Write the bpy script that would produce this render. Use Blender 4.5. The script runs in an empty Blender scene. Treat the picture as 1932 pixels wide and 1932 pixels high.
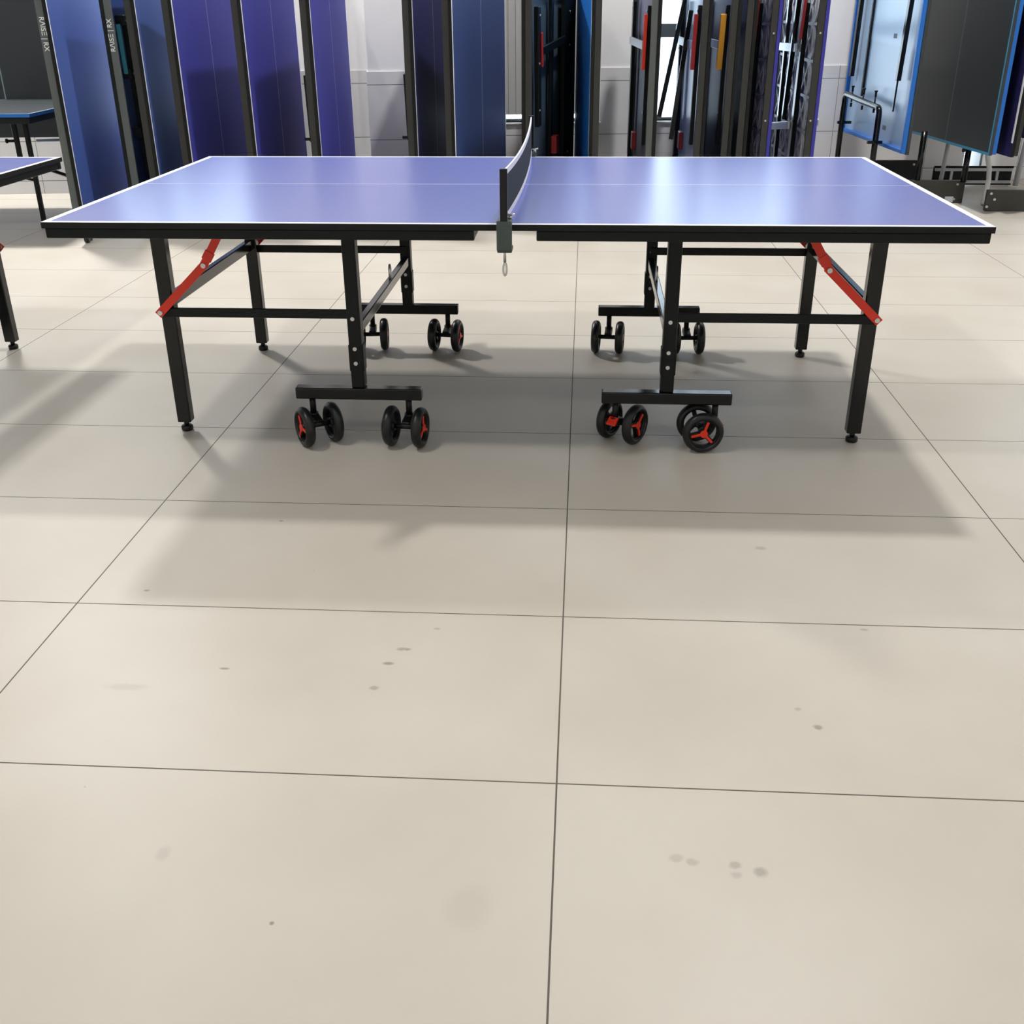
import bpy, bmesh, math, random
from mathutils import Vector, Matrix
S = bpy.context.scene
COL = S.collection
R = math.radians

# ------------------------------------------------------------------ camera
cam_d = bpy.data.cameras.new('camera'); cam = bpy.data.objects.new('camera', cam_d); COL.objects.link(cam)
def cam_matrix(pos, yaw, pitch, roll):
    cy, sy, cp, sp = math.cos(yaw), math.sin(yaw), math.cos(pitch), math.sin(pitch)
    f = Vector((sy*cp, cy*cp, -sp)); r = Vector((cy, -sy, 0)); u = r.cross(f)
    c, s = math.cos(roll), math.sin(roll)
    r2 = c*r + s*u; u2 = -s*r + c*u
    m = Matrix((r2, u2, -f)).transposed().to_4x4(); m.translation = pos
    return m
cam.matrix_world = cam_matrix(Vector((0.22113, -3.79944, 1.31423)), -0.0680206, 0.4490186, -0.0074793)
cam_d.sensor_width = 36; cam_d.lens = 1967.83/1932*36; cam_d.clip_start = .05; cam_d.clip_end = 200
S.camera = cam

# ------------------------------------------------------------------ world, lights, exposure
W = bpy.data.worlds.new('world'); S.world = W; W.use_nodes = True
wb = W.node_tree.nodes['Background']; wb.inputs[0].default_value = (.70, .86, 1, 1); wb.inputs[1].default_value = 13.5
S.view_settings.view_transform = 'Standard'; S.view_settings.look = 'None'; S.view_settings.gamma = 1
S.view_settings.exposure = -1.84; S.view_settings.use_curve_mapping = False
CEIL = 6.9
# ceiling luminaires and added fill lamps: (x, y, height, power, side)
LAMPS = [(1.9, 2.5, 6.8, 1200, .45), (-4.2, 4.1, 5.0, 1320, .5), (-3.2, -2.4, 6.8, 540, .45), (3.4, -1.9, 6.8, 110, .6),
         (-4.0, -6.3, 6.8, 130, .8), (1.0, -6.3, 6.8, 130, .8), (5.6, -6.3, 6.8, 130, .8), (5.8, 2.3, 6.8, 120, .6)]  # back row is added fill, there to brighten the walls

# ------------------------------------------------------------------ materials
def lin(c):
    return tuple(((v/255)/12.92 if v/255 <= .04045 else ((v/255+.055)/1.055)**2.4) for v in c) + (1,)
def mat(name, rgb, rough=.5, metal=0, spec=.5, noise=0, scale=20, coat=0, bump=0):
    m = bpy.data.materials.new(name); m.use_nodes = True
    nt = m.node_tree; b = nt.nodes['Principled BSDF']
    b.inputs['Base Color'].default_value = lin(rgb); b.inputs['Roughness'].default_value = rough
    b.inputs['Metallic'].default_value = metal; b.inputs['Specular IOR Level'].default_value = spec
    b.inputs['Coat Weight'].default_value = coat
    if noise or bump:
        tc = nt.nodes.new('ShaderNodeTexCoord'); n = nt.nodes.new('ShaderNodeTexNoise')
        n.inputs['Scale'].default_value = scale; n.inputs['Detail'].default_value = 4
        nt.links.new(tc.outputs['Object'], n.inputs['Vector'])
        if noise:
            mx = nt.nodes.new('ShaderNodeMixRGB'); mx.blend_type = 'MULTIPLY'; mx.inputs[0].default_value = 1
            rp = nt.nodes.new('ShaderNodeMapRange'); rp.inputs['To Min'].default_value = 1-noise; rp.inputs['To Max'].default_value = 1+noise
            nt.links.new(n.outputs['Fac'], rp.inputs['Value'])
            mx.inputs[1].default_value = lin(rgb); nt.links.new(rp.outputs[0], mx.inputs[2]); nt.links.new(mx.outputs[0], b.inputs['Base Color'])
        if bump:
            bp = nt.nodes.new('ShaderNodeBump'); bp.inputs['Strength'].default_value = bump; bp.inputs['Distance'].default_value = .001
            nt.links.new(n.outputs['Fac'], bp.inputs['Height']); nt.links.new(bp.outputs[0], b.inputs['Normal'])
    return m
def emit(name, rgb, strength):
    m = bpy.data.materials.new(name); m.use_nodes = True; b = m.node_tree.nodes['Principled BSDF']
    b.inputs['Base Color'].default_value = lin(rgb); b.inputs['Emission Color'].default_value = lin(rgb); b.inputs['Emission Strength'].default_value = strength
    return m
M = {
 'blue':   mat('table_blue', (92, 102, 174), .25, spec=.6, noise=.04, scale=60),
 'purple': mat('board_purple_blue', (60, 60, 150), .6, spec=.2, noise=.04, scale=60),
 'steelb': mat('board_steel_blue', (58, 82, 150), .65, spec=.2, noise=.04, scale=60),
 'slateb': mat('board_slate_blue', (48, 66, 116), .6, spec=.2, noise=.04, scale=60),
 'navy':   mat('board_navy', (36, 36, 84), .6, spec=.2, noise=.05, scale=60),
 'slate':  mat('board_slate_black', (46, 52, 56), .42, spec=.5, noise=.05, scale=60),
 'white':  mat('white_line', (236, 236, 240), .45),
 'greyl':  mat('grey_line', (140, 160, 165), .5),
 'cyan':   mat('cyan_line', (60, 150, 190), .45),
 'tealgrey': mat('teal_grey_line', (78, 104, 112), .5),
 'royal':  mat('royal_blue_rim', (20, 104, 190), .4),
 'black':  mat('black_powder_coat', (14, 18, 18), .38, spec=.22, noise=.08, scale=90, bump=.05),
 'gloss':  mat('black_gloss_steel', (13, 16, 17), .16, spec=.38, noise=.05, scale=40),
 'slabed': mat('black_edge_band', (14, 18, 18), .5, spec=.25, noise=.05, scale=50),
 'rimgrey':mat('grey_apron', (84, 90, 88), .5, spec=.4, noise=.06, scale=50),
 'rimdark':mat('charcoal_apron', (46, 47, 45), .5, spec=.4, noise=.06, scale=50),
 'under':  mat('underside_blue_grey', (72, 88, 112), .4, spec=.5, noise=.06, scale=30),
 'underd': mat('underside_slate', (66, 84, 96), .5, spec=.4, noise=.06, scale=30),
 'underp': mat('underside_violet_grey', (92, 90, 116), .5, spec=.4, noise=.06, scale=30),
 'undern': mat('underside_navy', (48, 58, 92), .42, spec=.5, noise=.06, scale=30),
 'underl': mat('underside_pale_blue_sheen', (150, 180, 208), .28, spec=.6, noise=.03, scale=20),  # pale blue carries the window light reflected on the underside
 'smc':    mat('moulded_grey_underside', (186, 188, 194), .4, spec=.5, noise=.08, scale=40),
 'red':    mat('red_brace', (226, 48, 20), .42, noise=.03, scale=60),
 'reddk':  mat('dark_red_brace', (170, 30, 34), .42, noise=.03, scale=60),
 'amber':  mat('amber_brace', (226, 160, 36), .42, noise=.04, scale=60),
 'teal':   mat('teal_brace', (52, 132, 146), .42, noise=.04, scale=60),
 'chrome': mat('zinc_bolt', (205, 205, 205), .28, metal=.9, noise=.03, scale=60),
 'silver': mat('pale_steel_bar', (190, 196, 204), .3, metal=.5, noise=.04, scale=40),
 'rubber': mat('black_rubber', (22, 24, 25), .36, spec=.4, noise=.12, scale=80, bump=.1),
 'plastic':mat('black_plastic', (16, 17, 19), .4, spec=.3, noise=.06, scale=60),
 'clamp':  mat('grey_green_clamp', (58, 72, 68), .42, noise=.05, scale=60),
 'net':    mat('dark_net_cloth', (54, 60, 68), .85, spec=.2, noise=.3, scale=220, bump=.4),
 'tape':   mat('white_net_tape', (228, 230, 240), .7, noise=.04, scale=100),
 'wall':   mat('white_wall_paint', (242, 241, 241), .8, spec=.2, noise=.02, scale=6),
 'ceil':   mat('ceiling_white', (215, 214, 210), .9, spec=.1, noise=.02, scale=4),
 'frame':  mat('window_frame_grey', (78, 86, 94), .45, noise=.04, scale=30),
 'sill':   mat('white_sill', (232, 234, 236), .3, noise=.02, scale=20),
 'blind':  mat('grey_blind', (176, 176, 174), .8, noise=.05, scale=12),
 'lampb':  mat('lamp_housing', (225, 225, 225), .5, noise=.02, scale=10),
 'diff':   emit('lamp_diffuser', (255, 250, 240), 12),
 'text':   mat('white_print', (226, 230, 228), .6, noise=.03, scale=60),
 'sticker':mat('dark_sticker', (36, 52, 66), .5, noise=.06, scale=80),
 'pstick': mat('pale_sticker', (190, 194, 200), .5, noise=.06, scale=80),
 'greymet':mat('grey_tube_steel', (192, 195, 198), .45, noise=.05, scale=30),
 'olive':  mat('charcoal_plate', (52, 52, 46), .5, noise=.06, scale=30),
 'whtube': mat('white_cable_tube', (222, 222, 220), .4, noise=.03, scale=30),
}
def glass_mat():
    m = bpy.data.materials.new('window_glass'); m.use_nodes = True; nt = m.node_tree; nt.nodes.clear()
    o = nt.nodes.new('ShaderNodeOutputMaterial'); mx = nt.nodes.new('ShaderNodeMixShader')
    t = nt.nodes.new('ShaderNodeBsdfTransparent'); g = nt.nodes.new('ShaderNodeBsdfGlossy'); g.inputs['Roughness'].default_value = .02
    f = nt.nodes.new('ShaderNodeFresnel'); f.inputs[0].default_value = 1.2
    nt.links.new(f.outputs[0], mx.inputs[0]); nt.links.new(t.outputs[0], mx.inputs[1]); nt.links.new(g.outputs[0], mx.inputs[2]); nt.links.new(mx.outputs[0], o.inputs[0])
    return m
M['glass'] = glass_mat()

class NT:
    """tiny node helper"""
    def __init__(s, name):
        s.m = bpy.data.materials.new(name); s.m.use_nodes = True; s.t = s.m.node_tree; s.b = s.t.nodes['Principled BSDF']
    def n(s, kind, **kw):
        nd = s.t.nodes.new(kind)
        for k, v in kw.items(): setattr(nd, k, v)
        return nd
    def l(s, a, b): s.t.links.new(a, b)
    def math(s, op, a, b=None, c=None):
        nd = s.n('ShaderNodeMath', operation=op)
        for i, v in enumerate((a, b, c)):
            if v is None: continue
            if isinstance(v, (int, float)): nd.inputs[i].default_value = v
            else: s.l(v, nd.inputs[i])
        return nd.outputs[0]
    def joint(s, val, off, period, half):
        """1 on a joint line, 0 elsewhere"""
        p = s.math('PINGPONG', s.math('SUBTRACT', val, off), period/2)
        return s.math('LESS_THAN', p, half)

def floor_mat():
    N = NT('porcelain_floor_tiles'); tc = N.n('ShaderNodeTexCoord'); sp = N.n('ShaderNodeSeparateXYZ'); N.l(tc.outputs['Object'], sp.inputs[0])
    x, y = sp.outputs[0], sp.outputs[1]
    g = N.math('MAXIMUM', N.joint(x, .196, 1.2, .0017), N.joint(y, .150, .6, .0017))
    n1 = N.n('ShaderNodeTexNoise'); n1.inputs['Scale'].default_value = 1.6; n1.inputs['Detail'].default_value = 5; N.l(tc.outputs['Object'], n1.inputs['Vector'])
    n2 = N.n('ShaderNodeTexNoise'); n2.inputs['Scale'].default_value = 60; n2.inputs['Detail'].default_value = 3; N.l(tc.outputs['Object'], n2.inputs['Vector'])
    cr = N.n('ShaderNodeValToRGB'); cr.color_ramp.elements[0].position = .35; cr.color_ramp.elements[1].position = .65
    cr.color_ramp.elements[0].color = lin((186, 179, 167)); cr.color_ramp.elements[1].color = lin((194, 188, 177)); N.l(n1.outputs['Fac'], cr.inputs[0])
    # a few scuffs and dried drops on the tiles: (x, y, radius, stretch in x, darkness)
    spots = SPOTS
    dark = None
    wob = N.math('MULTIPLY', N.math('SUBTRACT', n2.outputs['Fac'], .5), .012)
    for sx, sy, r, st, dk in spots:
        dx = N.math('DIVIDE', N.math('SUBTRACT', x, sx), st); dy = N.math('SUBTRACT', y, sy)
        d = N.math('SQRT', N.math('ADD', N.math('MULTIPLY', dx, dx), N.math('MULTIPLY', dy, dy)))
        d = N.math('ADD', d, wob) if r > .006 else d
        mr = N.n('ShaderNodeMapRange'); N.l(d, mr.inputs[0]); mr.inputs[1].default_value = r*.6; mr.inputs[2].default_value = r*1.25
        mr.inputs[3].default_value = dk; mr.inputs[4].default_value = 0
        dark = mr.outputs[0] if dark is None else N.math('MAXIMUM', dark, mr.outputs[0])
    # fine random specks
    vo = N.n('ShaderNodeTexVoronoi'); vo.inputs['Scale'].default_value = 4.5; N.l(tc.outputs['Object'], vo.inputs['Vector'])
    sc = N.n('ShaderNodeSeparateColor'); N.l(vo.outputs['Color'], sc.inputs[0])
    spk = N.math('MULTIPLY', N.math('LESS_THAN', vo.outputs['Distance'], .012), N.math('GREATER_THAN', sc.outputs[0], .55))
    dark = N.math('MAXIMUM', dark, N.math('MULTIPLY', spk, .25))
    m1 = N.n('ShaderNodeMixRGB'); N.l(dark, m1.inputs[0]); N.l(cr.outputs[0], m1.inputs[1]); m1.inputs[2].default_value = lin((92, 88, 78))
    m2 = N.n('ShaderNodeMixRGB'); N.l(g, m2.inputs[0]); N.l(m1.outputs[0], m2.inputs[1]); m2.inputs[2].default_value = lin((92, 88, 80))
    N.l(m2.outputs[0], N.b.inputs['Base Color'])
    N.b.inputs['Specular IOR Level'].default_value = .16
    rr = N.n('ShaderNodeMapRange'); N.l(n1.outputs['Fac'], rr.inputs[0]); rr.inputs[3].default_value = .39; rr.inputs[4].default_value = .43
    N.l(N.math('ADD', rr.outputs[0], N.math('MULTIPLY', g, .4)), N.b.inputs['Roughness'])
    return N.m
SPOTS = [(.545, -2.455, .011, 1.1, .40), (.505, -2.44, .009, 1.1, .32), (.503, -2.462, .008, 1.1, .22), (.405, -2.43, .009, 1.5, .22), (.432, -2.437, .009, 1.2, .26),
         (.72, -2.05, .008, 1.3, .5), (.69, -1.99, .006, 1.2, .3), (-.205, -1.965, .008, 1.3, .4), (-.19, -1.87, .006, 2.2, .55), (-.165, -1.81, .007, 2.6, .45),
         (-.74, -1.99, .012, 4.0, .16), (-.55, -1.91, .004, 3, .6), (.06, -2.56, .05, .8, .07), (-.48, -2.47, .018, .7, .15), (-.25, -2.61, .004, 1, .6), (-.1, -1.72, .005, 1.8, .3),
         (.9, -1.67, .005, 2, .35), (.72, -1.27, .010, 1.6, .3), (-.62, -1.17, .004, 1.5, .6), (-.855, -1.58, .005, 1.6, .5), (-.975, -2.52, .006, 1.4, .4), (.975, -2.70, .005, 1, .55)]

def tile_mat():
    N = NT('grey_wall_tiles'); tc = N.n('ShaderNodeTexCoord'); sp = N.n('ShaderNodeSeparateXYZ'); N.l(tc.outputs['Object'], sp.inputs[0])
    z = sp.outputs[2]; j = N.joint(sp.outputs[0], .66, .8, .0018)
    for zz in (.10, .40, .80):
        j = N.math('MAXIMUM', j, N.math('LESS_THAN', N.math('ABSOLUTE', N.math('SUBTRACT', z, zz)), .0022))
    n1 = N.n('ShaderNodeTexNoise'); n1.inputs['Scale'].default_value = 5; N.l(tc.outputs['Object'], n1.inputs['Vector'])
    cr = N.n('ShaderNodeValToRGB'); cr.color_ramp.elements[0].color = lin((222, 221, 221)); cr.color_ramp.elements[1].color = lin((229, 228, 228)); N.l(n1.outputs['Fac'], cr.inputs[0])
    m2 = N.n('ShaderNodeMixRGB'); N.l(j, m2.inputs[0]); N.l(cr.outputs[0], m2.inputs[1]); m2.inputs[2].default_value = lin((92, 94, 96))
    N.l(m2.outputs[0], N.b.inputs['Base Color']); N.b.inputs['Roughness'].default_value = .35
    return N.m
M['floor'] = floor_mat(); M['tile'] = tile_mat()

# ------------------------------------------------------------------ mesh helpers
class MB:
    def __init__(s): s.bm = bmesh.new(); s.mats = []
    def mi(s, m):
        if m not in s.mats: s.mats.append(m)
        return s.mats.index(m)
    def _fin(s, faces, m, smooth=False):
        i = s.mi(m)
        for f in faces: f.material_index = i; f.smooth = smooth
    def obox(s, c, ax, ay, az, m, bev=0):
        """box centred at c with half-extent vectors"""
        c, ax, ay, az = map(Vector, (c, ax, ay, az)); old = set(s.bm.faces)
        vs = [s.bm.verts.new(c + i*ax + j*ay + k*az) for i in (-1, 1) for j in (-1, 1) for k in (-1, 1)]
        q = [(0,1,3,2), (4,6,7,5), (0,4,5,1), (2,3,7,6), (0,2,6,4), (1,5,7,3)]
        fs = [s.bm.faces.new([vs[i] for i in f]) for f in q]
        bmesh.ops.recalc_face_normals(s.bm, faces=fs)
        if bev:
            es = list({e for f in fs for e in f.edges})
            r = bmesh.ops.bevel(s.bm, geom=es, offset=bev, segments=2, profile=.5, affect='EDGES', clamp_overlap=True)
            fs = [f for f in s.bm.faces if f not in old]
        s._fin(fs, m); return s
    def box(s, x0, x1, y0, y1, z0, z1, m, bev=0):
        return s.obox(((x0+x1)/2, (y0+y1)/2, (z0+z1)/2), ((x1-x0)/2, 0, 0), (0, (y1-y0)/2, 0), (0, 0, (z1-z0)/2), m, bev)
    def bar(s, p0, p1, w, h, m, up=(0, 0, 1), bev=0):
        """rectangular bar from p0 to p1; w across, h along up"""
        p0, p1, up = Vector(p0), Vector(p1), Vector(up)
        d = p1-p0; a = d.normalized(); side = a.cross(up).normalized(); u2 = side.cross(a).normalized()
        return s.obox((p0+p1)/2, d/2, side*w/2, u2*h/2, m, bev)
    def cyl(s, p0, p1, r, m, seg=16, r1=None, smooth=True):
        p0, p1 = Vector(p0), Vector(p1); r1 = r if r1 is None else r1
        d = (p1-p0); a = d.normalized(); t = Vector((0, 0, 1)) if abs(a.z) < .9 else Vector((1, 0, 0))
        u = a.cross(t).normalized(); v = a.cross(u)
        A = [s.bm.verts.new(p0 + r*(math.cos(2*math.pi*i/seg)*u + math.sin(2*math.pi*i/seg)*v)) for i in range(seg)]
        B = [s.bm.verts.new(p1 + r1*(math.cos(2*math.pi*i/seg)*u + math.sin(2*math.pi*i/seg)*v)) for i in range(seg)]
        fs = [s.bm.faces.new((A[i], A[(i+1) % seg], B[(i+1) % seg], B[i])) for i in range(seg)]
        caps = [s.bm.faces.new(A[::-1]), s.bm.faces.new(B)]
        bmesh.ops.recalc_face_normals(s.bm, faces=fs+caps)
        s._fin(fs, m, smooth); s._fin(caps, m); return s
    def tube(s, pts, r, m, seg=10, closed=False):
        pts = [Vector(p) for p in pts]; n = len(pts); rings = []
        for i, p in enumerate(pts):
            a = pts[(i+1) % n] if (closed or i < n-1) else p
            b = pts[i-1] if (closed or i > 0) else p
            d = (a-b).normalized(); t = Vector((0, 0, 1)) if abs(d.z) < .95 else Vector((0, 1, 0))
            if i and (prev := u).length: u = (prev - d*prev.dot(d)).normalized()
            else: u = d.cross(t).normalized()
            v = d.cross(u)
            rings.append([s.bm.verts.new(p + r*(math.cos(2*math.pi*k/seg)*u + math.sin(2*math.pi*k/seg)*v)) for k in range(seg)])
        fs = []
        for i in range(n if closed else n-1):
            A, B = rings[i], rings[(i+1) % n]
            fs += [s.bm.faces.new((A[k], A[(k+1) % seg], B[(k+1) % seg], B[k])) for k in range(seg)]
        if not closed: fs += [s.bm.faces.new(rings[0][::-1]), s.bm.faces.new(rings[-1])]
        bmesh.ops.recalc_face_normals(s.bm, faces=fs); s._fin(fs, m, True); return s
    def lathe(s, prof, c, axis, m, seg=32, closed=True, smooth=True):
        """prof: (radius, offset along axis) closed loop"""
        c, a = Vector(c), Vector(axis).normalized(); t = Vector((0, 0, 1)) if abs(a.z) < .9 else Vector((1, 0, 0))
        u = a.cross(t).normalized(); v = a.cross(u)
        rings = [[s.bm.verts.new(c + a*h + r*(math.cos(2*math.pi*i/seg)*u + math.sin(2*math.pi*i/seg)*v)) for i in range(seg)] for r, h in prof]
        fs = []; n = len(rings)
        for j in range(n if closed else n-1):
            A, B = rings[j], rings[(j+1) % n]
            fs += [s.bm.faces.new((A[i], A[(i+1) % seg], B[(i+1) % seg], B[i])) for i in range(seg)]
        bmesh.ops.recalc_face_normals(s.bm, faces=fs); s._fin(fs, m, smooth); return s
    def slab(s, origin, ex, ey, en, us, vs, thick, mf, side):
        """slab whose top (normal en) is cut into cells us x vs, each with material mf(uc, vc)"""
        o, ex, ey, en = map(Vector, (origin, ex, ey, en))
        T = [[s.bm.verts.new(o + ex*u + ey*v) for v in vs] for u in us]
        B = [[s.bm.verts.new(o + ex*u + ey*v - en*thick) for v in (vs[0], vs[-1])] for u in (us[0], us[-1])]
        top = {}
        for i in range(len(us)-1):
            for j in range(len(vs)-1):
                f = s.bm.faces.new((T[i][j], T[i+1][j], T[i+1][j+1], T[i][j+1]))
                f.normal_update()
                if f.normal.dot(en) < 0: f.normal_flip()
                s._fin([f], mf((us[i]+us[i+1])/2, (vs[j]+vs[j+1])/2))
        rims = [([T[i][0] for i in range(len(us))], B[0][0], B[1][0]), ([T[i][-1] for i in range(len(us))], B[0][1], B[1][1]),
                (T[0], B[0][0], B[0][1]), (T[-1], B[1][0], B[1][1])]
        fs = [s.bm.faces.new(loop + [b1, b0]) for loop, b0, b1 in rims]
        fs.append(s.bm.faces.new((B[0][0], B[1][0], B[1][1], B[0][1])))
        ctr = o + ex*(us[0]+us[-1])/2 + ey*(vs[0]+vs[-1])/2 - en*thick/2
        for f in fs:
            f.normal_update()
            if f.normal.dot(f.calc_center_median()-ctr) < 0: f.normal_flip()
        s._fin(fs, side); return s
    def build(s, name, parent=None, loc=None):
        me = bpy.data.meshes.new(name); s.bm.to_mesh(me); s.bm.free()
        for m in s.mats: me.materials.append(M[m])
        o = bpy.data.objects.new(name, me); COL.objects.link(o)
        if parent: o.parent = parent
        if loc: o.location = loc
        return o
def empty(name, loc=(0, 0, 0), rz=0):
    o = bpy.data.objects.new(name, None); o.location = loc; o.rotation_euler = (0, 0, rz); o.empty_display_size = .1; COL.objects.link(o); return o
def tag(o, label, cat, group=None):
    o['label'] = label; o['category'] = cat
    if group: o['group'] = group
    return o
def struct(o): o['kind'] = 'structure'; return o
def copy_tree(o, parent=None):
    kids = [c for c in ALLKIDS(o)]
    c = o.copy(); COL.objects.link(c)
    if parent: c.parent = parent
    for k in kids: copy_tree(k, c)
    return c
def ALLKIDS(o): return list(o.children)

# ------------------------------------------------------------------ room
WX0, WX1, WY0 = -9.0, 8.0, -9.0
fl = MB(); fl.box(WX0-.3, WX1+.3, WY0-.3, 7.2, -.2, 0, 'floor'); struct(fl.build('floor'))
cl = MB(); cl.box(WX0-.3, WX1+.3, WY0-.3, 7.2, CEIL, CEIL+.2, 'ceil'); struct(cl.build('ceiling'))
for nm, b in (('wall_left', (WX0-.3, WX0, WY0, 7.0)), ('wall_right', (WX1, WX1+.3, WY0, 7.0)), ('wall_front', (WX0-.3, WX1+.3, WY0-.3, WY0))):
    w = MB(); w.box(*b, 0, CEIL, 'wall'); struct(w.build(nm))
# the back wall runs at a slight angle; u along it, v into the room
WALL_A = math.atan(.117); WALL_O = Vector((0, 5.13, 0))
wroot_rot = WALL_A
OPEN = [(-3.65, -2.50, .495, 3.3), (-1.10, .34, .495, 3.3), (.68, 2.12, .495, 3.3), (3.395, 3.56, .0, 2.2), (4.1, 5.5, .5, 3.3), (-6.2, -4.9, .5, 3.3)]
OPEN.sort()
WALL_T = .26
def wall_obj(mb, name):
    o = mb.build(name); o.location = WALL_O; o.rotation_euler = (0, 0, WALL_A); return o
wb_ = MB(); u = -9.2
for (a, b, z0, z1) in OPEN:
    wb_.box(u, a, 0, WALL_T, 0, CEIL, 'wall')
    if z0 > 0: wb_.box(a, b, 0, WALL_T, 0, z0, 'wall')
    wb_.box(a, b, 0, WALL_T, z1, CEIL, 'wall'); u = b
wb_.box(u, 8.3, 0, WALL_T, 0, CEIL, 'wall')
struct(wall_obj(wb_, 'wall_back'))
# tiled dado on the wall face and around the pier
WT = .895
td = MB(); u = -9.0
for (a, b, z0, z1) in OPEN:
    td.box(u, a, -.012, -.0005, 0, WT, 'tile', .001)
    if z0 > 0: td.box(a, b, -.012, -.0005, 0, z0-.001, 'tile')
    u = b
td.box(u, 8.0, -.012, -.0005, 0, WT, 'tile', .001)
struct(wall_obj(td, 'trim_1'))
# pier standing proud of the wall
pr = MB(); pr.box(-1.475, -1.13, -.21, -.0005, 0, CEIL, 'wall'); struct(wall_obj(pr, 'wall_pier'))
pt = MB(); pt.box(-1.487, -1.118, -.222, -.2105, 0, WT, 'tile', .001)
pt.box(-1.487, -1.4755, -.2105, -.0125, 0, WT, 'tile'); pt.box(-1.1295, -1.118, -.2105, -.0125, 0, WT, 'tile'); struct(wall_obj(pt, 'trim_2'))
# windows
for i, (a, b, z0, z1) in enumerate(OPEN):
    r = struct(empty('window_%d' % (i+1))); r.location = WALL_O; r.rotation_euler = (0, 0, WALL_A)
    f = MB(); d0, d1 = (.14, .20) if b-a > .5 else (.004, .03); t = .05 if b-a > .5 else .008
    f.box(a+.001, a+t, d0, d1, z0+.002, z1-.002, 'frame', .004); f.box(b-t, b-.001, d0, d1, z0+.002, z1-.002, 'frame', .004)
    f.box(a+t, b-t, d0, d1, z0+.002, z0+.014, 'frame', .004); f.box(a+t, b-t, d0, d1, z1-t, z1-.002, 'frame', .004)
    if b-a > .5:
        f.box(a+t, b-t, d0, d1, 1.105, 1.205, 'frame', .004)
        f.box(a+.35*(b-a)-.03, a+.35*(b-a)+.03, d0+.001, d1-.001, z0+.014, z1-t, 'frame', .004)
    f.build('window_frame', r)
    g = MB(); g.box(a+t*.6, b-t*.6, (d0+d1)/2-.002, (d0+d1)/2+.002, z0+.012, z1-.01, 'glass'); g.build('window_pane', r)
    if z0 > 0:
        s = MB(); s.box(a-.01, b+.01, -.03, .139, z0-.012, z0, 'sill', .003); s.build('window_sill', r)
    if abs(a+1.10) < .01:
        bl = MB(); k = 44  # blind widened across the opening to keep window light off the boards
        for q in range(k):
            x0 = a+.02 + (1.30-.02)*q/k; x1 = a+.02 + (1.30-.02)*(q+1)/k
            bl.box(x0, x1, .118+.006*(q % 2), .126+.006*(q % 2), z0+.05, 2.6, 'blind')
        bl.build('window_blind', r)
    # light coming through the opening is sampled through this portal
    ld = bpy.data.lights.new('portal', 'AREA'); ld.shape = 'RECTANGLE'; ld.size = b-a; ld.size_y = z1-z0; ld.cycles.is_portal = True
    lo = bpy.data.objects.new('window_portal', ld); COL.objects.link(lo); lo.parent = r
    lo.location = ((a+b)/2, .24, (z0+z1)/2); lo.rotation_euler = (R(-90), 0, 0)

# ------------------------------------------------------------------ ceiling luminaires and added fill lamps
for (x, y, z, pw, sd) in LAMPS:
    r = empty('ceiling_or_fill_lamp', (x, y, z)); tag(r, 'white square light panel above the showroom floor', 'lamp', 'hanging light panels')
    h = MB(); h.box(-sd/2-.03, sd/2+.03, -sd/2-.03, sd/2+.03, .0, .06, 'lampb', .004); h.build('housing', r)
    h = MB(); h.cyl((0, 0, .06), (0, 0, CEIL-z), .012, 'lampb', 10); h.build('hanger', r)
    ld = bpy.data.lights.new('lamp_light', 'AREA'); ld.shape = 'SQUARE'; ld.size = sd; ld.energy = pw; ld.color = (1, .985, .965)
    lo = bpy.data.objects.new('light', ld); COL.objects.link(lo); lo.parent = r; lo.location = (0, 0, -.006)

# ------------------------------------------------------------------ the set-up table
def wheel(parent, c, axis, flip, phase):
    """tyre with three open spokes; red cover on the outer side (axis points outward)"""
    c, a = Vector(c), Vector(axis).normalized(); Rw = .068; w = .017
    t = MB(); prof = []
    for k in range(13):
        q = -math.pi/2 + math.pi*k/12
        prof.append((Rw-.016 + .016*math.cos(q)*1.0, w*math.sin(q)))
    prof = [(r, h) for r, h in prof] + [(Rw-.019, w*.8), (Rw-.021, 0), (Rw-.019, -w*.8)]
    t.lathe(prof, c, a, 'rubber', 36)
    t.lathe([(Rw-.018, w*.62), (Rw-.018, -w*.62), (Rw-.023, -w*.62), (Rw-.023, w*.62)], c, a, 'plastic', 32)
    tt = Vector((0, 0, 1)); u_ = a.cross(tt).normalized(); v_ = tt
    for k in range(3):
        q = phase + 2*math.pi*k/3; d = math.cos(q)*v_ + math.sin(q)*u_
        t.bar(c + d*.008, c + d*(Rw-.02), .014, .016, 'plastic', up=a, bev=.002)
    t.cyl(c - a*.014, c + a*.012, .015, 'plastic', 18)
    wo = t.build('wheel', parent)
    s = MB()
    for k in range(3):
        q = phase + 2*math.pi*k/3; d = math.cos(q)*v_ + math.sin(q)*u_
        s.bar(c + a*.0115 + d*.004, c + a*.0115 + d*(Rw-.026), .0085, .005, 'red', up=a, bev=.0015)
    s.cyl(c + a*.009, c + a*.0155, .0125, 'red', 18)
    s.build('spoke_cover', parent)['label'] = 'red three-armed wheel cover'
    return wo

def ring(c, u, v, ru, rv, n=20):
    c, u, v = Vector(c), Vector(u), Vector(v)
    return [c + u*ru*math.cos(2*math.pi*i/n) + v*rv*math.sin(2*math.pi*i/n) for i in range(n)]

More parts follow.
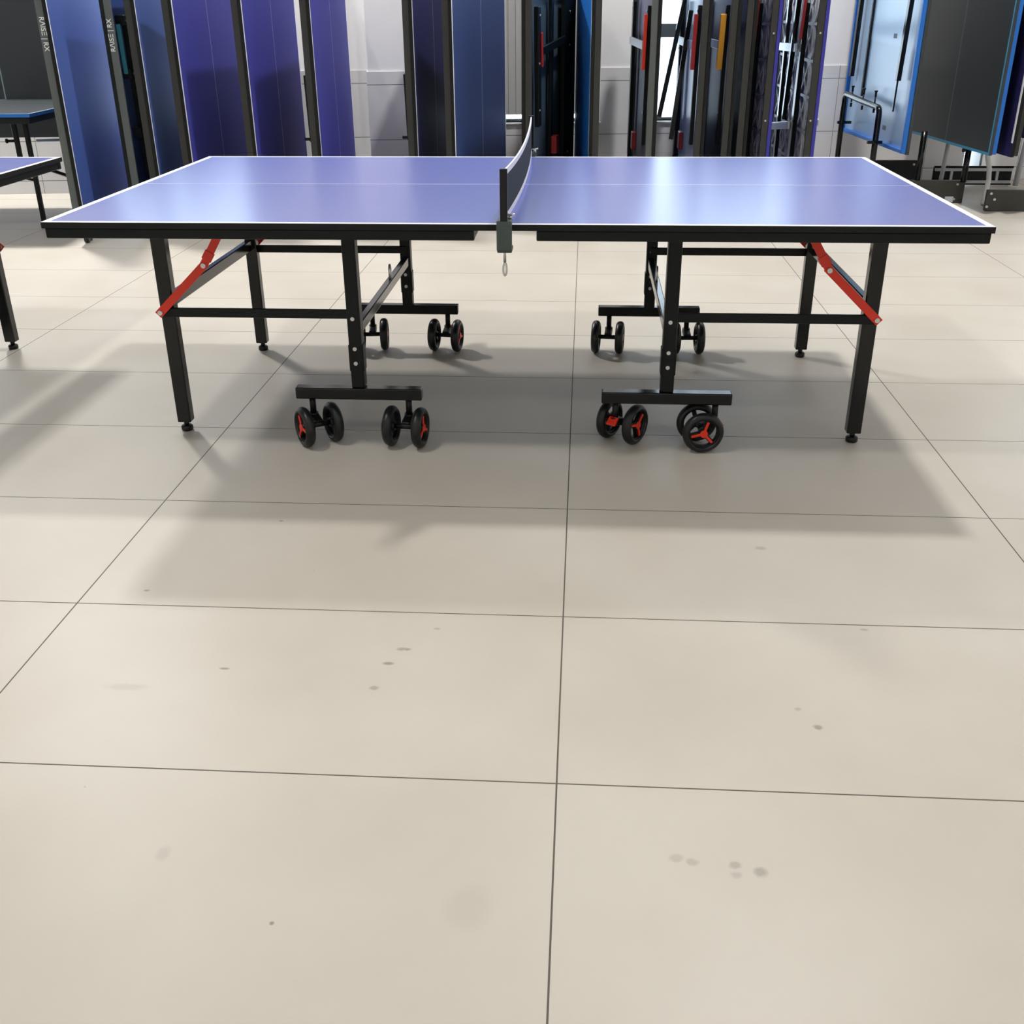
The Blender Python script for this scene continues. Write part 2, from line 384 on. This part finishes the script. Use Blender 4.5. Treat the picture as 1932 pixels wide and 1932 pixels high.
CAST = { # (side x, side y, outer?) : heading of the trailing offset (dx, dy), brake lever, spoke phase
 (-1, -1, 1): ((.56, -.83), 0, .44), (-1, -1, 0): ((-.14, -.99), 1, .0), (1, -1, 0): ((.56, .83), 1, -.75), (1, -1, 1): ((-.99, -.12), 1, -.3),
 (-1, 1, 1): ((.13, -.99), 0, .3), (-1, 1, 0): ((-.11, -.99), 1, .2), (1, 1, 0): ((-.10, -.99), 0, .5), (1, 1, 1): ((.06, -1), 0, .1)}
def make_table():
    root = empty('table_tennis_table')
    H = .76
    for sx in (-1, 1):
        us = [.0015, 1.35, 1.37]; vs = [-.7625, -.7425, -.0014, .0014, .7425, .7625]
        if sx < 0: us = [-k for k in us[::-1]]
        t = MB(); t.slab((0, 0, H), (1, 0, 0), (0, 1, 0), (0, 0, 1), us, vs, .018, lambda a, b: 'white' if abs(a) > 1.35 or abs(b) > .7425 or abs(b) < .0014 else 'blue', 'slabed')
        t.build('tabletop', root)
        ap = MB()
        for sy in (-1, 1):
            ap.box(min(sx*.09, sx*1.364), max(sx*.09, sx*1.364), sy*.742-.014, sy*.742+.014, .712, .7415, 'black', .003)
        for xx in (.105, 1.349):
            ap.box(sx*xx-.0145, sx*xx+.0145, -.728, .728, .7125, .7412, 'black', .003)
        ap.box(min(sx*.48, sx*.53), max(sx*.48, sx*.53), -.728, .728, .713, .741, 'black', .003)
        ap.box(min(sx*1.11, sx*1.16), max(sx*1.11, sx*1.16), -.728, .728, .713, .741, 'black', .003)
        ap.build('apron', root)
        for sy in (-1, 1):
            # outer leg with screw foot
            lg = MB(); X, Y = sx*1.138, sy*.475
            lg.box(X-.0235, X+.0235, Y-.02, Y+.02, .034, .7128, 'gloss', .004)
            lo = lg.build('leg', root)
            ft = MB(); ft.cyl((X, Y, .018), (X, Y, .0345), .009, 'plastic', 14); ft.lathe([(.001, 0), (.017, 0), (.020, .003), (.020, .015), (.016, .019), (.001, .019)], (X, Y, .0005), (0, 0, 1), 'plastic', 20, False); ft.build('foot', lo)
            # inner post on a wheel bar
            X2, Y2 = sx*.507, sy*.528
            ip = MB(); ip.box(X2-.0215, X2+.0215, Y2-.0235, Y2+.0235, .1885, .7128, 'black', .004)
            po = ip.build('post', root)
            sl = MB(); sl.box(X2-.0245, X2+.0245, Y2-.0215, Y2+.0215, .245, .335, 'black', .003); sl.build('sleeve', po)
            for zz in (.422, .322, .273):
                b = MB(); yb = Y2-.0235 if zz > .4 else Y2-.0215
                b.cyl((X2-.002, yb+.002, zz), (X2-.002, yb-.005, zz), .0065, 'chrome', 14); b.build('bolt', po)['label'] = 'round zinc bolt head'
            bb = MB(); bb.box(X2-.211, X2+.211, sy*.54-.021, sy*.54+.021, .150, .189, 'gloss', .004); bb.build('base_bar', root)
            # lower rail
            rl = MB(); rl.box(min(sx*1.158, sx*.50), max(sx*1.158, sx*.50), sy*.5055-.0095, sy*.5055+.0035, .411, .441, 'black', .003); rl.build('rail', root)
            # folding brace: two links
            yb = sy*.523
            br = MB(); A, B, C_ = Vector((sx*1.15, yb, .428)), Vector((sx*.985, yb, .583)), Vector((sx*.905, yb+sy*-.006, .7125))
            dirn = (B-A).normalized(); br.bar(A - dirn*.012, B + dirn*.012, .004, .026, 'red', up=Vector((0, 1, 0)).cross(dirn), bev=.001)
            d2 = (C_-B).normalized(); br.bar(B - d2*.006, C_, .004, .026, 'red', up=Vector((0, 1, 0)).cross(d2), bev=.001)
            br.bar(B + d2*.02, B + d2*.05, .008, .032, 'red', up=Vector((0, 1, 0)).cross(d2), bev=.001)
            bo = br.build('folding_brace', root); bo['label'] = 'red folding brace'
            for P in (A, B):
                b = MB(); b.cyl(P + Vector((0, .006, 0)), P + Vector((0, -.007, 0)), .008, 'chrome', 14); b.build('bolt', bo)['label'] = 'round zinc bolt head'
            # casters
            for outer, xs in ((1, .668), (0, .343)):
                (dx, dy), brake, ph = CAST[(sx, sy, outer)]
                d = Vector((dx, dy, 0)).normalized(); ax = Vector((-d.y, d.x, 0)); P = Vector((sx*xs, sy*.54, 0)); q = P + d*.046
                c = MB(); c.cyl((P.x, P.y, .092), (P.x, P.y, .152), .0105, 'plastic', 14); c.cyl((P.x, P.y, .078), (P.x, P.y, .098), .016, 'plastic', 16)
                c.bar(P + Vector((0, 0, .084)), q + Vector((0, 0, .070)), .03, .026, 'plastic', bev=.004)
                c.cyl(q - ax*.052 + Vector((0, 0, .069)), q + ax*.052 + Vector((0, 0, .069)), .009, 'plastic', 12)
                co = c.build('caster', root)
                for k in (-1, 1): wheel(co, q + ax*k*.05 + Vector((0, 0, .0685)), ax*k, 0, ph)
                if brake:
                    e = MB(); e.bar(P + Vector((0, 0, .098)) - d*.004, P - d*.027 + Vector((0, 0, .076)), .034, .010, 'red', bev=.003); e.build('brake_lever', co)['label'] = 'red brake lever'
        # cross members between the near and far legs
        cb = MB(); cb.box(sx*1.138-.012, sx*1.138+.012, -.4545, .4545, .432, .474, 'gloss', .003); cb.build('crossbar', root)
        ci = MB(); ci.box(sx*.503-.012, sx*.503+.012, -.509, .509, .362, .398, 'gloss', .003); co = ci.build('crossbar', root)
        lp = MB(); lp.tube(ring((sx*.503, .12, .42), (0, 1, 0), (0, 0, 1), .016, .028), .004, 'chrome', 8, True); lp.build('hook_loop', co)
    return root
main = make_table()
tag(main, 'blue table tennis table with white edge lines and red braces standing open in the middle', 'table')
left = copy_tree(main); left.location = (-3.372, -.03, 0)
tag(left, 'blue table tennis table cut off by the left edge, only its right corner showing', 'table')

# net on the set-up table
net = empty('table_net', (0, 0, .76)); tag(net, 'dark sagging net with white tape clamped across the middle of the blue table', 'net')
YN = .80
def netpt(k, h):
    """k 0..1 along, h 0..1 up"""
    y = -YN+.006 + (2*YN-.012)*k; sg = 4*k*(1-k)
    x = .016*sg*(1.15-.3*h)
    z = .010 + h*.140 - .013*sg*h - .003*sg
    return Vector((x, y, z))
def ribbon(h0, h1, m, name, off):
    b = MB(); n = 48; rows = 4; F = []
    for sd in (1, -1):
        g = [[b.bm.verts.new(netpt(i/n, h0+(h1-h0)*j/rows) + Vector((sd*off, 0, 0))) for j in range(rows+1)] for i in range(n+1)]
        F += [b.bm.faces.new((g[i][j], g[i+1][j], g[i+1][j+1], g[i][j+1])) for i in range(n) for j in range(rows)]
        if sd == 1: g1 = g
    edge = lambda g: [g[i][0] for i in range(n+1)] + [g[n][j] for j in range(1, rows+1)] + [g[i][rows] for i in range(n-1, -1, -1)] + [g[0][j] for j in range(rows-1, 0, -1)]
    e1, e2 = edge(g1), edge(g)
    F += [b.bm.faces.new((e1[i], e1[(i+1) % len(e1)], e2[(i+1) % len(e1)], e2[i])) for i in range(len(e1))]
    bmesh.ops.recalc_face_normals(b.bm, faces=F); b._fin(F, m, False)
    return b.build(name, net)
ribbon(.06, .95, 'net', 'net_mesh', .0012)
ribbon(.90, 1.02, 'tape', 'top_tape', .0024)['label'] = 'white top tape'
ribbon(.02, .13, 'tape', 'bottom_tape', .0022)['label'] = 'white bottom tape'
for sy in (-1, 1):
    p = MB(); p.box(-.0105, .0105, sy*YN-.0085, sy*YN+.0085, .012, .158, 'plastic', .002); p.build('net_post', net)
    c = MB()
    c.box(-.021, .022, sy*.783-.026, sy*.783+.026, .0008, .018, 'clamp', .003)
    c.box(-.021, .022, sy*.7965-.0125, sy*.7965+.0125, -.066, .004, 'clamp', .003)
    c.box(-.021, .022, sy*.770-.026, sy*.770+.026, -.074, -.0605, 'clamp', .003)
    co = c.build('clamp', net)
    s = MB(); s.cyl((0, sy*.775, -.048), (0, sy*.775, -.105), .004, 'chrome', 12)
    s.tube(ring((0, sy*.775, -.125), (1, 0, 0), (0, 0, 1), .005, .018, 16), .0028, 'chrome', 8, True); s.build('clamp_screw', co)['label'] = 'thin zinc clamp screw with loop'
    k = MB(); k.cyl((.016, sy*.770, .018), (.016, sy*.770, .026), .006, 'chrome', 12); k.tube([(.004, sy*.765, .03), (.016, sy*.77, .027), (.030, sy*.776, .031)], .003, 'chrome', 8); k.build('wing_screw', co)['label'] = 'small zinc wing screw'

# ------------------------------------------------------------------ half tables stored upright
TEXT_FONT = None
def text_mesh(txt, size, parent, origin, ex, ey, m='text', name='lettering'):
    cu = bpy.data.curves.new('tmp_text', 'FONT'); cu.body = txt; cu.size = size; cu.extrude = .0004; cu.offset = size*.010; cu.align_x = 'CENTER'; cu.align_y = 'CENTER'
    to = bpy.data.objects.new('tmp_text', cu); COL.objects.link(to)
    bpy.context.view_layer.update()
    me = bpy.data.meshes.new_from_object(to.evaluated_get(bpy.context.evaluated_depsgraph_get()))
    bpy.data.objects.remove(to); bpy.data.curves.remove(cu)
    ex, ey = Vector(ex).normalized(), Vector(ey).normalized(); ez = ex.cross(ey)
    mt = Matrix((ex, ey, ez)).transposed().to_4x4(); mt.translation = Vector(origin); me.transform(mt)
    me.materials.clear(); me.materials.append(M[m]); me.name = name
    o = bpy.data.objects.new(name, me); COL.objects.link(o); o.parent = parent; return o

class Half:
    """an upright half table; local x = outwards from the playing face, y = from near edge to far edge, z up.
    face = +1: playing face looks to the right (+x of the room), -1: to the left"""
    def __init__(s, name, label, near, yaw, face, zb=.10, w=1.525, h=1.37, fm='purple', lm='white', rim='rimdark', edge='slabed', um='under', border=.02, cat='folded table', group=None, rimd=.042, cline=.003, feet=True, cm=None):
        s.root = empty(name, (near[0], near[1], 0), -R(yaw)); tag(s.root, label, cat, group)
        s.face, s.w, s.h, s.zb, s.rimd = face, w, h, zb, rimd; f = face
        t = MB(); c = w/2; us = [0, border, c-cline/2, c+cline/2, w-border, w]; vs = [zb, zb+border, zb+h-border, zb+h]
        def mf(a, b):
            if abs(a-c) < cline/2 and zb+border < b < zb+h-border: return cm or lm
            return lm if a < border or a > w-border or b < zb+border or b > zb+h-border else fm
        t.slab((0, 0, 0), (0, 1, 0), (0, 0, 1), (f, 0, 0), us, vs, .021, mf, edge); s.top = t.build('tabletop', s.root)
        u = MB(); u.box(min(-f*.0213, -f*.0235), max(-f*.0213, -f*.0235), .03, w-.03, zb+.03, zb+h-.03, um); u.build('underside_panel', s.root)
        a = MB(); x0, x1 = sorted((-f*.0214, -f*(.0214+rimd)))
        a.box(x0, x1, .004, .03, zb+.006, zb+h-.004, rim, .003); a.box(x0, x1, w-.03, w-.004, zb+.006, zb+h-.004, rim, .003)
        a.box(x0, x1, .031, w-.031, zb+.006, zb+.032, rim, .003); a.box(x0, x1, .031, w-.031, zb+h-.032, zb+h-.004, rim, .003)
        s.apron = a.build('apron', s.root)
        if feet:
            for yy in (.16, w-.16):
                b = MB(); xx = -f*.035
                b.box(xx-.018, xx+.018, yy-.05, yy+.05, .062, zb+.005, 'black', .003)
                bo = b.build('foot_bracket', s.root)
                for sd in (-1, 1):
                    wv = MB(); wv.cyl((xx-.014, yy+sd*.034, .0325), (xx+.014, yy+sd*.034, .0325), .032, 'rubber', 18); wv.build('wheel', bo)
    def n(s, d): return -s.face*(.0214 + d)      # depth d behind the slab, on the underside
    def bar(s, name, y0, z0, y1, z1, w, d0, d1, m, parent=None, bev=.003):
        b = MB(); x = (s.n(d0)+s.n(d1))/2
        b.bar((x, y0, z0), (x, y1, z1), abs(d1-d0), w, m, up=Vector((1, 0, 0)).cross(Vector((0, y1-y0, z1-z0)).normalized()), bev=bev)
        return b.build(name, parent or s.root)
    def bolts(s, pts, d, parent):
        for (y, z) in pts:
            b = MB(); b.cyl((s.n(d), y, z), (s.n(d+.005), y, z), .007, 'chrome', 10); b.build('bolt', parent)
    def nearbolt(s, pts):
        for (x, z) in pts:
            b = MB(); b.cyl((s.n(x), .005, z), (s.n(x), -.001, z), .006, 'chrome', 10); b.build('bolt', s.apron)

# --- left row: blue playing faces turned to the right
B1 = Half('folded_table', 'blue upright half table, leftmost in the row, lettered grey edge beside the white line', (-2.845, 2.60), -12.4, 1, fm='steelb', rim='rimgrey', cm='steelb')
text_mesh('R\u039bIS\u039e | RX', .038, B1.apron, (B1.n(.019), .0033, 1.205), (0, 0, -1), (1, 0, 0))['label'] = 'white lettering'
B2 = Half('folded_table', 'upright half table with grey lettered edge, blue underside and a teal link', (-2.665, 2.90), -9.5, -1, fm='steelb', rim='rimgrey', um='steelb')
text_mesh('R\u039bIS\u039e | RX', .038, B2.apron, (B2.n(.019), .0033, 1.19), (0, 0, 1), (-1, 0, 0))['label'] = 'white lettering'
lg = B2.bar('leg', .25, .35, .21, 1.30, .04, .045, .08, 'black')
for (yy, zz) in ((.19, 1.27), (.19, .97), (.22, .62)):
    k = MB(); k.box(min(B2.n(.02), B2.n(.075)), max(B2.n(.02), B2.n(.075)), yy-.045, yy+.02, zz-.03, zz+.03, 'plastic', .006); ko = k.build('hinge_block', lg)
    B2.bolts([(yy, zz)], .0745, lg)
B2.bar('link', .12, 1.25, .14, .97, .022, .03, .055, 'teal')['label'] = 'teal flat link'
B3 = Half('folded_table', 'narrow-looking blue upright half table right of the teal link, dark edge with white line', (-2.492, 3.0), -9.5, 1, fm='steelb', cm='steelb')
B4 = Half('folded_table', 'violet-blue upright half table with thin centre line, third left of the tiled pier', (-2.283, 3.05), -3.0, 1, fm='purple')
B5 = Half('folded_table', 'dark violet-blue upright half table, second left of the tiled pier', (-1.872, 3.10), -2.2, 1, fm='purple')
B6 = Half('folded_table', 'violet upright half table standing immediately left of the tiled pier', (-1.463, 3.15), -3.6, 1, fm='purple')
B7 = Half('folded_table', 'dark navy upright half table standing immediately right of the tiled pier', (-.852, 3.25), 2.0, 1, fm='navy')
B8 = Half('folded_table', 'steel-blue upright half table with thin centre line, left of the grey window blind', (-.608, 3.25), 8.4, 1, fm='slateb')
for hb, yb in ((B6, .5), (B7, .02)):   # levers of the stored legs poking out behind the near edge
    l = hb.bar('leg', .10, .55, .06, .95, .03, .045, .062, 'black'); k = MB(); x = hb.n(.075)
    k.cyl((x-.02, .10, .565), (x+.02, .10, .565), .010, 'plastic', 10); k.build('foot', l)

# --- middle and right row: undersides
R1 = Half('folded_table', 'black upright half table behind the net showing slate underside between black bars', (-.182, 3.30), 9.6, -1, fm='navy', rim='rimdark', um='underd')
lg = R1.bar('leg', .20, .62, .16, 1.33, .075, .03, .06, 'black'); R1.bolts([(.17, 1.28), (.16, 1.0), (.17, .72)], .06, lg)
R1.bar('folding_brace', .19, 1.18, .22, .98, .02, .062, .074, 'reddk')['label'] = 'dark red brace'
R1.bar('center_beam', .66, .14, .66, 1.43, .07, .0225, .045, 'black')
R1.bar('crossbar', .25, 1.07, 1.02, 1.12, .05, .0465, .066, 'black')
lg = R1.bar('leg', 1.24, .20, 1.24, 1.40, .42, .03, .06, 'black'); R1.bolts([(1.20, 1.30), (1.20, 1.08), (1.18, .35)], .06, lg)
k = MB(); k.box(R1.n(.09), R1.n(.05), .60, .70, .40, .52, 'reddk', .006); k.build('caster_cover', R1.root)['label'] = 'red caster cover'
R1b = Half('folded_table', 'narrow royal-blue upright half table with a long white edge, right of the net', (.250, 3.30), -4.0, -1, fm='royal', rim='rimdark', border=.022)
R2 = Half('folded_table', 'upright half table with violet-grey underside and orange-red brace, left of the bright window', (.682, 3.35), -2.2, 1, rim='rimgrey', um='underp')
R3 = Half('folded_table', 'upright half table with dark red brace and swung-out leg before the bright window', (.992, 3.35), -.5, 1, rim='rimdark', um='underl')
R4 = Half('folded_table', 'upright half table with navy underside and amber brace', (1.167, 3.35), -1.2, 1, rim='rimdark', um='undern')
for hh, bm, top in ((R2, 'red', 0), (R3, 'reddk', 0), (R4, 'amber', 0)):
    lg = hh.bar('leg', .20, .50, .16, 1.33, .05, .03, .055, 'black'); hh.bolts([(.17, 1.30), (.17, 1.02), (.18, .70)], .055, lg)
    lf = hh.bar('leg', 1.34, .30, 1.34, 1.36, .10, .03, .055, 'black'); hh.bolts([(1.33, 1.32), (1.33, 1.05)], .055, lf)
    hh.bar('folding_brace', .10, 1.28, .15, .96, .024, .0565, {'amber': .092, 'red': .078, 'reddk': .082}[bm], bm)['label'] = {'red': 'orange-red brace', 'reddk': 'dark red brace', 'amber': 'amber brace'}[bm]
    hh.bar('crossbar', .22, 1.10, 1.29, 1.105, .05, .0565, .075, 'silver')['label'] = 'pale steel crossbar'
for hh in (R2, R3):
    k = MB(); k.box(min(hh.n(.04), hh.n(.07)), max(hh.n(.04), hh.n(.07)), .75, .88, .40, .52, 'reddk', .006); k.build('caster_cover', hh.root)['label'] = 'red caster cover'
# swung-out legs of R3
for (y0, z0, dx0, y1, z1, dx1) in ((1.0, 1.45, .05, .75, .62, .22), (.55, 1.30, .06, .5, .50, .15)):
    b = MB(); b.bar((R3.n(dx0), y0, z0), (R3.n(dx1), y1, z1), .03, .04, 'gloss', up=(0, 1, 0), bev=.003); b.build('leg', R3.root)
R5 = Half('folded_table', 'charcoal edge of an upright half table squeezed beside the amber-braced one', (1.263, 3.35), -.8, 1, rim='rimdark', um='undern')
R6 = Half('folded_table', 'upright half table with moulded lattice underside and violet edge, nearer the bright window', (1.420, 3.40), -1.9, 1, rim='rimdark', um='smc', edge='purple')
R7 = Half('folded_table', 'upright half table with moulded lattice underside, last before the bare tiled wall', (1.705, 3.40), .2, 1, rim='rimdark', um='smc', edge='purple')
for hh in (R6, R7):
    L = MB(); x = hh.n(.010); ny, nz = 6, 6; cw, ch = (hh.w-.07)/ny, (hh.h-.07)/nz
    for i in range(ny):
        for j in range(nz):
            y0, z0 = .035+i*cw, hh.zb+.035+j*ch
            L.bar((x, y0, z0), (x, y0+cw, z0+ch), .016, .010, 'smc', up=(1, 0, 0)); L.bar((x, y0+cw, z0), (x, y0, z0+ch), .016, .010, 'smc', up=(1, 0, 0))
    for j in range(nz+1): L.bar((x, .035, hh.zb+.035+j*ch), (x, hh.w-.035, hh.zb+.035+j*ch), .018, .010, 'smc', up=(1, 0, 0))
    for i in range(ny+1): L.bar((x, .035+i*cw, hh.zb+.035), (x, .035+i*cw, hh.zb+hh.h-.035), .018, .010, 'smc', up=(1, 0, 0))
    L.build('rib_lattice', hh.root)
    lg = hh.bar('leg', .34, .20, .30, 1.34, .075, .05, .08, 'gloss'); hh.bolts([(.30, 1.15), (.33, .63)], .08, lg)
    hh.bar('leg', .95, .20, .95, 1.40, .05, .05, .075, 'gloss'); hh.bar('leg', 1.36, .20, 1.36, 1.40, .06, .05, .075, 'gloss')
    b = MB(); b.bar((hh.n(.10), .40, 1.38), (hh.n(.085), .62, .62), .03, .045, 'gloss', up=(0, 1, 0), bev=.003); b.build('leg', hh.root)
    hh.bar('folding_brace', .22, 1.36, .27, 1.13, .024, .081, .10, 'reddk')['label'] = 'dark red brace'
    hh.bar('crossbar', .37, 1.075, 1.33, 1.06, .05, .081, .10, 'silver')['label'] = 'pale steel crossbar'
    hh.bar('crossbar', .37, .60, 1.33, .50, .05, .081, .10, 'silver')['label'] = 'pale steel crossbar'
    hh.nearbolt([(.02, 1.17), (.022, .66)])

# --- right side: upright halves on tall wheeled stands
S1 = Half('folded_table', 'royal-blue rimmed upright half table showing its underside, pale with painted window sheen', (2.425, 3.80), -3.2, 1, zb=.405, fm='slate', rim='royal', edge='slate', um='underl', lm='cyan', feet=False, rimd=.03)
for (y0, z0, y1, z1, w, d) in ((.16, 1.78, .24, .86, .045, .03), (1.30, 1.78, 1.34, .83, .05, .03)):
    S1.bar('leg', y0, z0, y1, z1, w, d, d+.03, 'gloss')
S1.bar('stay_rod', .24, .86, .25, .66, .012, .04, .052, 'gloss')
S1.bar('track', 1.12, .70, 1.10, 1.77, .03, .0025, .02, 'gloss')
for (y, z) in ((.55, 1.13), (.52, .53)):
    S1.bar('label_sticker', y-.035, z, y+.035, z, .03, .0024, .0036, 'sticker', bev=0)['label'] = 'small dark sticker'
# U-shaped stand of that pair
xs0 = S1.n(.075)
u_ = MB(); pts = [(xs0, .45, .02), (xs0, .45, .62)] + [(xs0, .45+.05*(1-math.cos(q)), .62+.05*math.sin(q)) for q in (.4, .8, 1.2, math.pi/2)] + \
     [(xs0-.02, .9, .69)] + [(xs0-.03, 1.19+.05*math.sin(q), .71-.05*(1-math.cos(q))+.0) for q in (0, .4, .8, 1.2, math.pi/2)] + [(xs0-.03, 1.24, .02)]
u_.tube(pts, .021, 'gloss', 14); us_ = u_.build('stand', S1.root)
for k in range(3):
    y = .58+.26*k; b = MB(); xx = xs0-.008*k
    b.cyl((xx, y, .735), (xx, y, .765), .008, 'plastic', 10); b.cyl((xx, y, .625), (xx, y, .655), .008, 'plastic', 10)
    b.cyl((xx, y, .765), (xx, y, .775), .012, 'plastic', 10); b.cyl((xx, y, .66), (xx, y, .735), .006, 'plastic', 8); b.build('pin', us_)
for (y, z) in ((.44, .44), (1.25, .50)):
    b = MB(); b.bar((xs0-.06, y, z), (xs0+.045, y, z), .03, .022, 'gloss', bev=.002); b.build('lever', us_)
S2 = Half('folded_table', 'slate upright half table with cyan border and royal-blue rim', (2.955, 3.80), -4.6, -1, zb=.40, fm='slate', rim='royal', edge='slate', lm='cyan', feet=False, rimd=.03, border=.018, cline=.016, cm='tealgrey')
S3 = Half('folded_table', 'dark navy upright half table with a white edge strip at the far right', (3.10, 3.80), -4.0, -1, zb=.39, fm='navy', rim='rimdark', lm='navy', feet=False, rimd=.03)
st = MB(); st.box(-.004, -.0005, .002, .024, .48, 1.76, 'white'); st.build('edge_strip', S3.root)['label'] = 'white edge strip'
S4 = Half('folded_table', 'navy upright half table cut off by the right edge of the photo', (3.46, 3.60), -2.0, -1, zb=.44, fm='navy', rim='rimdark', lm='navy', feet=False, rimd=.03)

def post(name, p0, p1, r, m, root, w=None):
    b = MB(); b.tube([p0, p1], r, m, 12); return b.build(name, root)
# stands: uprights and long base plates
def stand_parts(H, posts, plates):
    inv = Matrix.Translation(H.root.location) @ Matrix.Rotation(H.root.rotation_euler.z, 4, 'Z'); inv = inv.inverted()
    for (p0, p1, r, m) in posts:
        b = MB(); b.tube([inv @ Vector(p0), inv @ Vector(p1)], r, m, 12); b.build('stand_post', H.root)
    for (x0, x1, y, z0, z1, m, bolts) in plates:
        b = MB(); A, B = inv @ Vector((x0, y, (z0+z1)/2)), inv @ Vector((x1, y, (z0+z1)/2))
        b.bar(A, B, .035, z1-z0, m, bev=.004); po = b.build('base_plate', H.root)
        for xx, zz in bolts:
            c = MB(); c.cyl(inv @ Vector((xx, y-.016, zz)), inv @ Vector((xx, y-.024, zz)), .009, 'chrome', 12); c.build('bolt', po)
stand_parts(S1, [], [(2.10, 2.85, 5.02, .0, .22, 'plastic', [(2.825, .19)])])
stand_parts(S2, [((2.675, 4.36, .16), (2.675, 4.36, .50), .021, 'gloss'), ((3.003, 4.345, .15), (3.003, 4.345, .40), .021, 'gloss')],
            [(2.35, 3.02, 4.36, .0, .162, 'olive', [(2.965, .135), (2.955, .03)])])
k = MB(); inv = (Matrix.Translation(S2.root.location) @ Matrix.Rotation(S2.root.rotation_euler.z, 4, 'Z')).inverted()
k.cyl(inv @ Vector((2.96, 4.335, .375)), inv @ Vector((3.0, 4.345, .375)), .016, 'plastic', 12, .01); k.build('stand_knob', S2.root)
k = MB(); A, B = inv @ Vector((2.89, 4.340, .028)), inv @ Vector((2.95, 4.340, .028)); k.bar(A, B, .003, .04, 'pstick'); k.build('label_sticker', S2.root)['label'] = 'pale sticker'
stand_parts(S3, [((3.075, 5.08, .02), (3.085, 5.06, .385), .017, 'greymet'), ((3.66, 5.07, .02), (3.68, 5.05, .50), .02, 'greymet')], [(3.06, 3.75, 4.0, .005, .148, 'olive', [(3.085, .125), (3.115, .085), (3.07, .035)])])
# white cable hanging from the cyan-edged half down to the floor
wc = MB(); wc.tube([(3.135, 4.33, .40), (3.14, 4.33, .33), (3.165, 4.325, .25), (3.17, 4.31, .17), (3.155, 4.28, .08), (3.13, 4.22, .012)], .018, 'whtube', 10)
tag(wc.build('cable_tube'), 'white curved tube running from the cyan-edged half table to the floor', 'tube')
# low framed rack behind the stands
rk = empty('base_rack', (3.40, 5.17, 0)); tag(rk, 'low dark rack in a grey steel frame behind the stands at far right', 'rack')
b = MB(); b.box(-.36, .26, .012, .03, .03, .15, 'plastic', .003); b.build('back_panel', rk)
b = MB(); b.box(-.36, .26, -.008, .011, .142, .158, 'black', .002); b.box(-.36, .26, -.008, .011, .012, .024, 'black', .002)
b.box(-.352, .252, -.012, .0105, .118, .141, 'greymet', .002); b.box(-.352, .252, -.012, .0105, .0245, .045, 'greymet', .002)
for xx in (-.22, .14): b.box(xx-.01, xx+.01, -.011, .0105, .0455, .1175, 'greymet', .001)
for xx in (-.33, .23): b.box(xx-.012, xx+.012, -.006, .0105, 0, .0235, 'greymet', .001)
b.build('frame', rk)

# --- table in playback position at far left
T0 = empty('table_tennis_table', (-3.875, 3.36, 0), R(4.0)); tag(T0, 'slate table tennis table with one half raised upright, behind the lettered blue half', 'table')
def t0mf(a, b): return 'greyl' if abs(a) > .655 or b < -.61 or abs(a) < .004 else 'slate'
t = MB(); t.slab((0, 0, .76), (1, 0, 0), (0, 1, 0), (0, 0, 1), [-.67, -.655, -.004, .004, .655, .67], [-.625, -.61, .58], .02, t0mf, 'royal'); t.build('tabletop', T0)
t = MB(); t.slab((0, .60, .50), (1, 0, 0), (0, 0, 1), (0, -1, 0), [-.67, -.655, -.004, .004, .655, .67], [0, 1.355, 1.37], .02, lambda a, b: 'greyl' if abs(a) < .004 or b > 1.355 else 'slate', 'slabed'); t.build('tabletop', T0)
a = MB(); a.box(-.66, .66, -.61, -.58, .70, .7395, 'slabed', .003); a.box(.625, .655, -.579, .57, .70, .7395, 'slabed', .003); a.box(-.655, -.625, -.579, .57, .70, .7395, 'slabed', .003); a.build('apron', T0)
for (x, y, z0) in ((.405, -.10, .0), (.33, -.10, .42), (-.5, -.10, 0), (-.5, .5, 0), (.5, .5, 0)):
    l = MB(); l.box(x-.014, x+.014, y-.014, y+.014, z0, .70 if y < 0 else .49, 'black', .003); lo = l.build('leg', T0)
    if x == .405: k = MB(); k.cyl((x-.014, y, .30), (x-.06, y-.005, .31), .008, 'plastic', 10); k.build('lever', lo)
    if x == .33: k = MB(); k.cyl((x-.06, y-.005, .55), (x-.014, y, .55), .009, 'plastic', 10); k.cyl((x-.07, y-.005, .55), (x-.06, y-.005, .55), .015, 'plastic', 10); k.build('lever', lo)
l = MB(); l.tube([(.44, -.05, .545), (.60, .50, .50)], .008, 'chrome', 10); l.build('strut', T0)['label'] = 'bright steel strut'
l = MB(); l.bar((.33, -.10, .43), (.5, .5, .2), .02, .02, 'black'); l.build('leg_link', T0)
